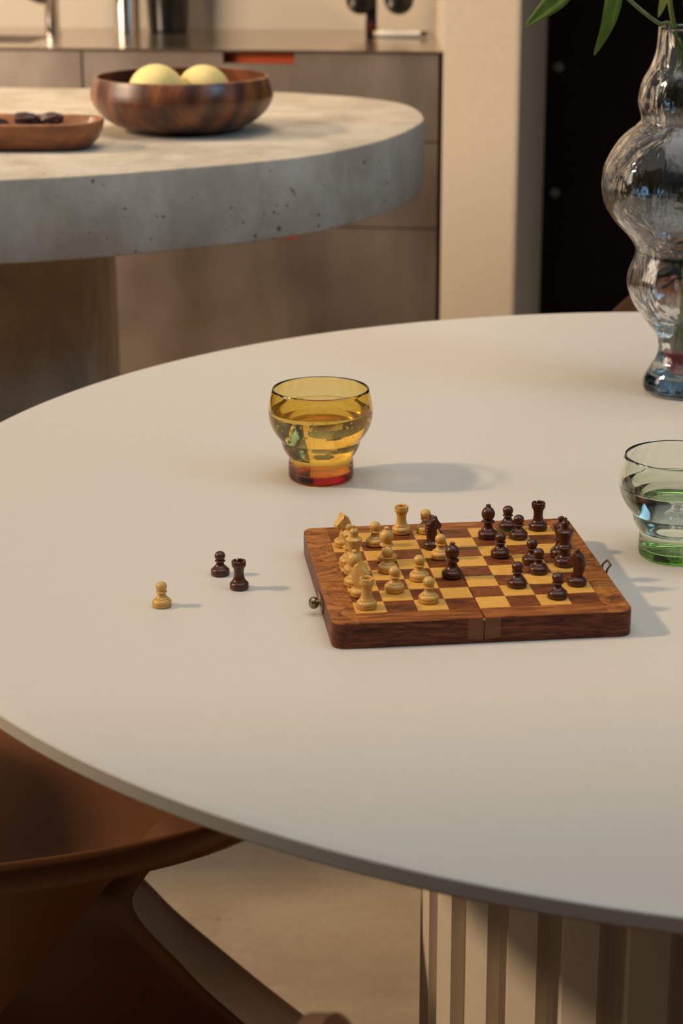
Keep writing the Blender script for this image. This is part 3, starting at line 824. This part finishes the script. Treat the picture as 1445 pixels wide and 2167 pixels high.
PIECE = {'pawn': lathe_piece(PAWN), 'rook': rook_bm(), 'bishop': bishop_bm(), 'king': king_bm(), 'queen': queen_bm(), 'knight': knight_bm()}
proto = {}
def get(kind, tone):
    """first of a kind is built, later ones are copies with their felt pad"""
    if (kind, tone) not in proto:
        bm = PIECE[kind].copy()
        o = link('chess_'+kind, bm, M['boxwood' if tone == 'light' else 'rosewood'], angle=40)
        fb = bmesh.new(); rr = .0064*(1.08 if kind in ('king', 'queen') else 1)
        add_lathe(fb, [(0, 0), (rr-.0001, 0), (rr, .0002), (rr, .0007), (0, .0007)], 40)
        p = link('felt_pad', fb, M['felt'], o); p['label'] = 'green felt pad'
        if kind == 'king':
            kb = bmesh.new(); add_box(kb, -.0005, .0005, -.0005, .0005, .0345, .0375, .0001); add_box(kb, -.0014, .0014, -.0004, .0004, .0357, .0366, .0001)
            link('finial_cross', kb, M['boxwood' if tone == 'light' else 'rosewood'], o)
        proto[kind, tone] = o
        return o
    return copy_tree(proto[kind, tone])
cb, sb = math.cos(BA), math.sin(BA)
def place(kind, tone, lx, ly, label, rz=0.0, on_table=None):
    o = get(kind, tone)
    if on_table: o.location = (*on_table, T+.0002)
    else: o.location = (BX+cb*lx-sb*ly, BY+sb*lx+cb*ly, T+BH+.0003)
    o.rotation_euler = (0, 0, rz)
    tag(o, label, 'chess piece', ('light' if tone == 'light' else 'dark')+' wooden chess pieces')
P_ = place
place('knight', 'light', -.0796, .0585, 'light knight at the back of the left edge column of the board', PI+.5)
place('queen', 'light', -.0802, .0142, 'light queen with a ball on top, in the left edge column behind the light king', BA)
place('king', 'light', -.0792, -.0055, 'light king, tallest piece of the left edge column of the board', BA)
place('bishop', 'light', -.0820, -.0300, 'light bishop in the left edge column between the light king and the front knight', BA)
place('knight', 'light', -.0808, -.0525, 'light knight in the left edge column just behind the front corner rook', -.45)
place('rook', 'light', -.0791, -.0775, 'light rook at the front left corner of the board', BA+.3)
place('pawn', 'light', -.0552, .0569, 'light pawn right of the back left knight, near the back edge', 0)
place('bishop', 'light', -.0515, .0195, 'light bishop standing just behind a light pawn in the second column', BA+2)
place('pawn', 'light', -.0540, -.0040, 'light pawn hiding the foot of the light bishop in the second column', 0)
place('pawn', 'light', -.0550, -.0467, 'light pawn second from the front left corner, right of the front rook and knight', 0)
place('pawn', 'light', -.0336, -.0245, 'light pawn in the third column, left of the dark bishop in mid board', 0)
place('pawn', 'light', -.0340, -.0712, 'light pawn nearest the front edge of the board, alone in front of the dark bishop', 0)
place('pawn', 'light', -.0104, .0210, 'light pawn just in front of the dark knight in mid board', 0)
place('rook', 'light', -.0310, .0835, 'light rook at the back edge of the board', BA+.5)
place('pawn', 'light', -.0120, .0825, 'light pawn at the back edge of the board beside the light rook', 0)
place('knight', 'dark', -.0128, .0450, 'dark knight in mid board, behind a light pawn', .75)
place('bishop', 'dark', -.0088, -.0219, 'dark bishop in the middle of the board among light pawns', BA)
place('bishop', 'dark', .0341, .0645, 'dark bishop near the back edge of the board', BA)
place('pawn', 'dark', .0535, .0835, 'dark pawn at the back edge with a strip of green felt showing', 0)
place('pawn', 'dark', .0573, .0600, 'dark pawn right in front of the back edge pawn, left of the dark rook', 0)
place('rook', 'dark', .0769, .0795, 'dark rook at the back right corner of the board', BA+.2)
place('pawn', 'dark', .0350, .0189, 'dark pawn in front of the back dark bishop', 0)
place('pawn', 'dark', .0556, .0015, 'dark pawn mostly hidden behind another dark pawn, left of the dark king', 0)
place('pawn', 'dark', .0559, -.0204, 'dark pawn covering another dark pawn, left of the dark king', 0)
place('pawn', 'dark', .0346, -.0473, 'dark pawn toward the front, left of the foremost dark pawn', 0)
place('pawn', 'dark', .0585, -.0738, 'dark pawn nearest the front edge of the board, left of the dark knight', 0)
place('king', 'dark', .0787, -.0065, 'dark king in the right edge column, tallest dark piece', BA)
place('queen', 'dark', .0802, .0140, 'dark queen half hidden behind the dark king', BA)
place('knight', 'dark', .0784, -.0488, 'dark knight at the right edge of the board in front of the dark king', PI-.6)
place('pawn', 'light', 0, 0, 'light pawn off the board, alone at the left on the white table', 0, (-.132, 1.384))
place('pawn', 'dark', 0, 0, 'dark pawn off the board on the white table, behind the dark rook', 0, (-.093, 1.452))
place('rook', 'dark', 0, 0, 'dark rook off the board on the white table', .4, (-.077, 1.421))
for b in PIECE.values(): b.free()
for c_ in COL.objects:
    if c_.name.startswith('felt_pad') and c_.parent and c_.parent.get('label', '').startswith('dark pawn at the back edge with'): c_.scale = (1.16, 1.16, 1.0)

# refractive caustics of the sun through the tumblers and the vase
sd.cycles.is_caustics_light = True
for o in COL.objects:
    if o.name.startswith(('drinking_glass', 'sparkling_water', 'glass_vase')): o.cycles.is_caustics_caster = True
    if o.name.startswith('tabletop'): o.cycles.is_caustics_receiver = True
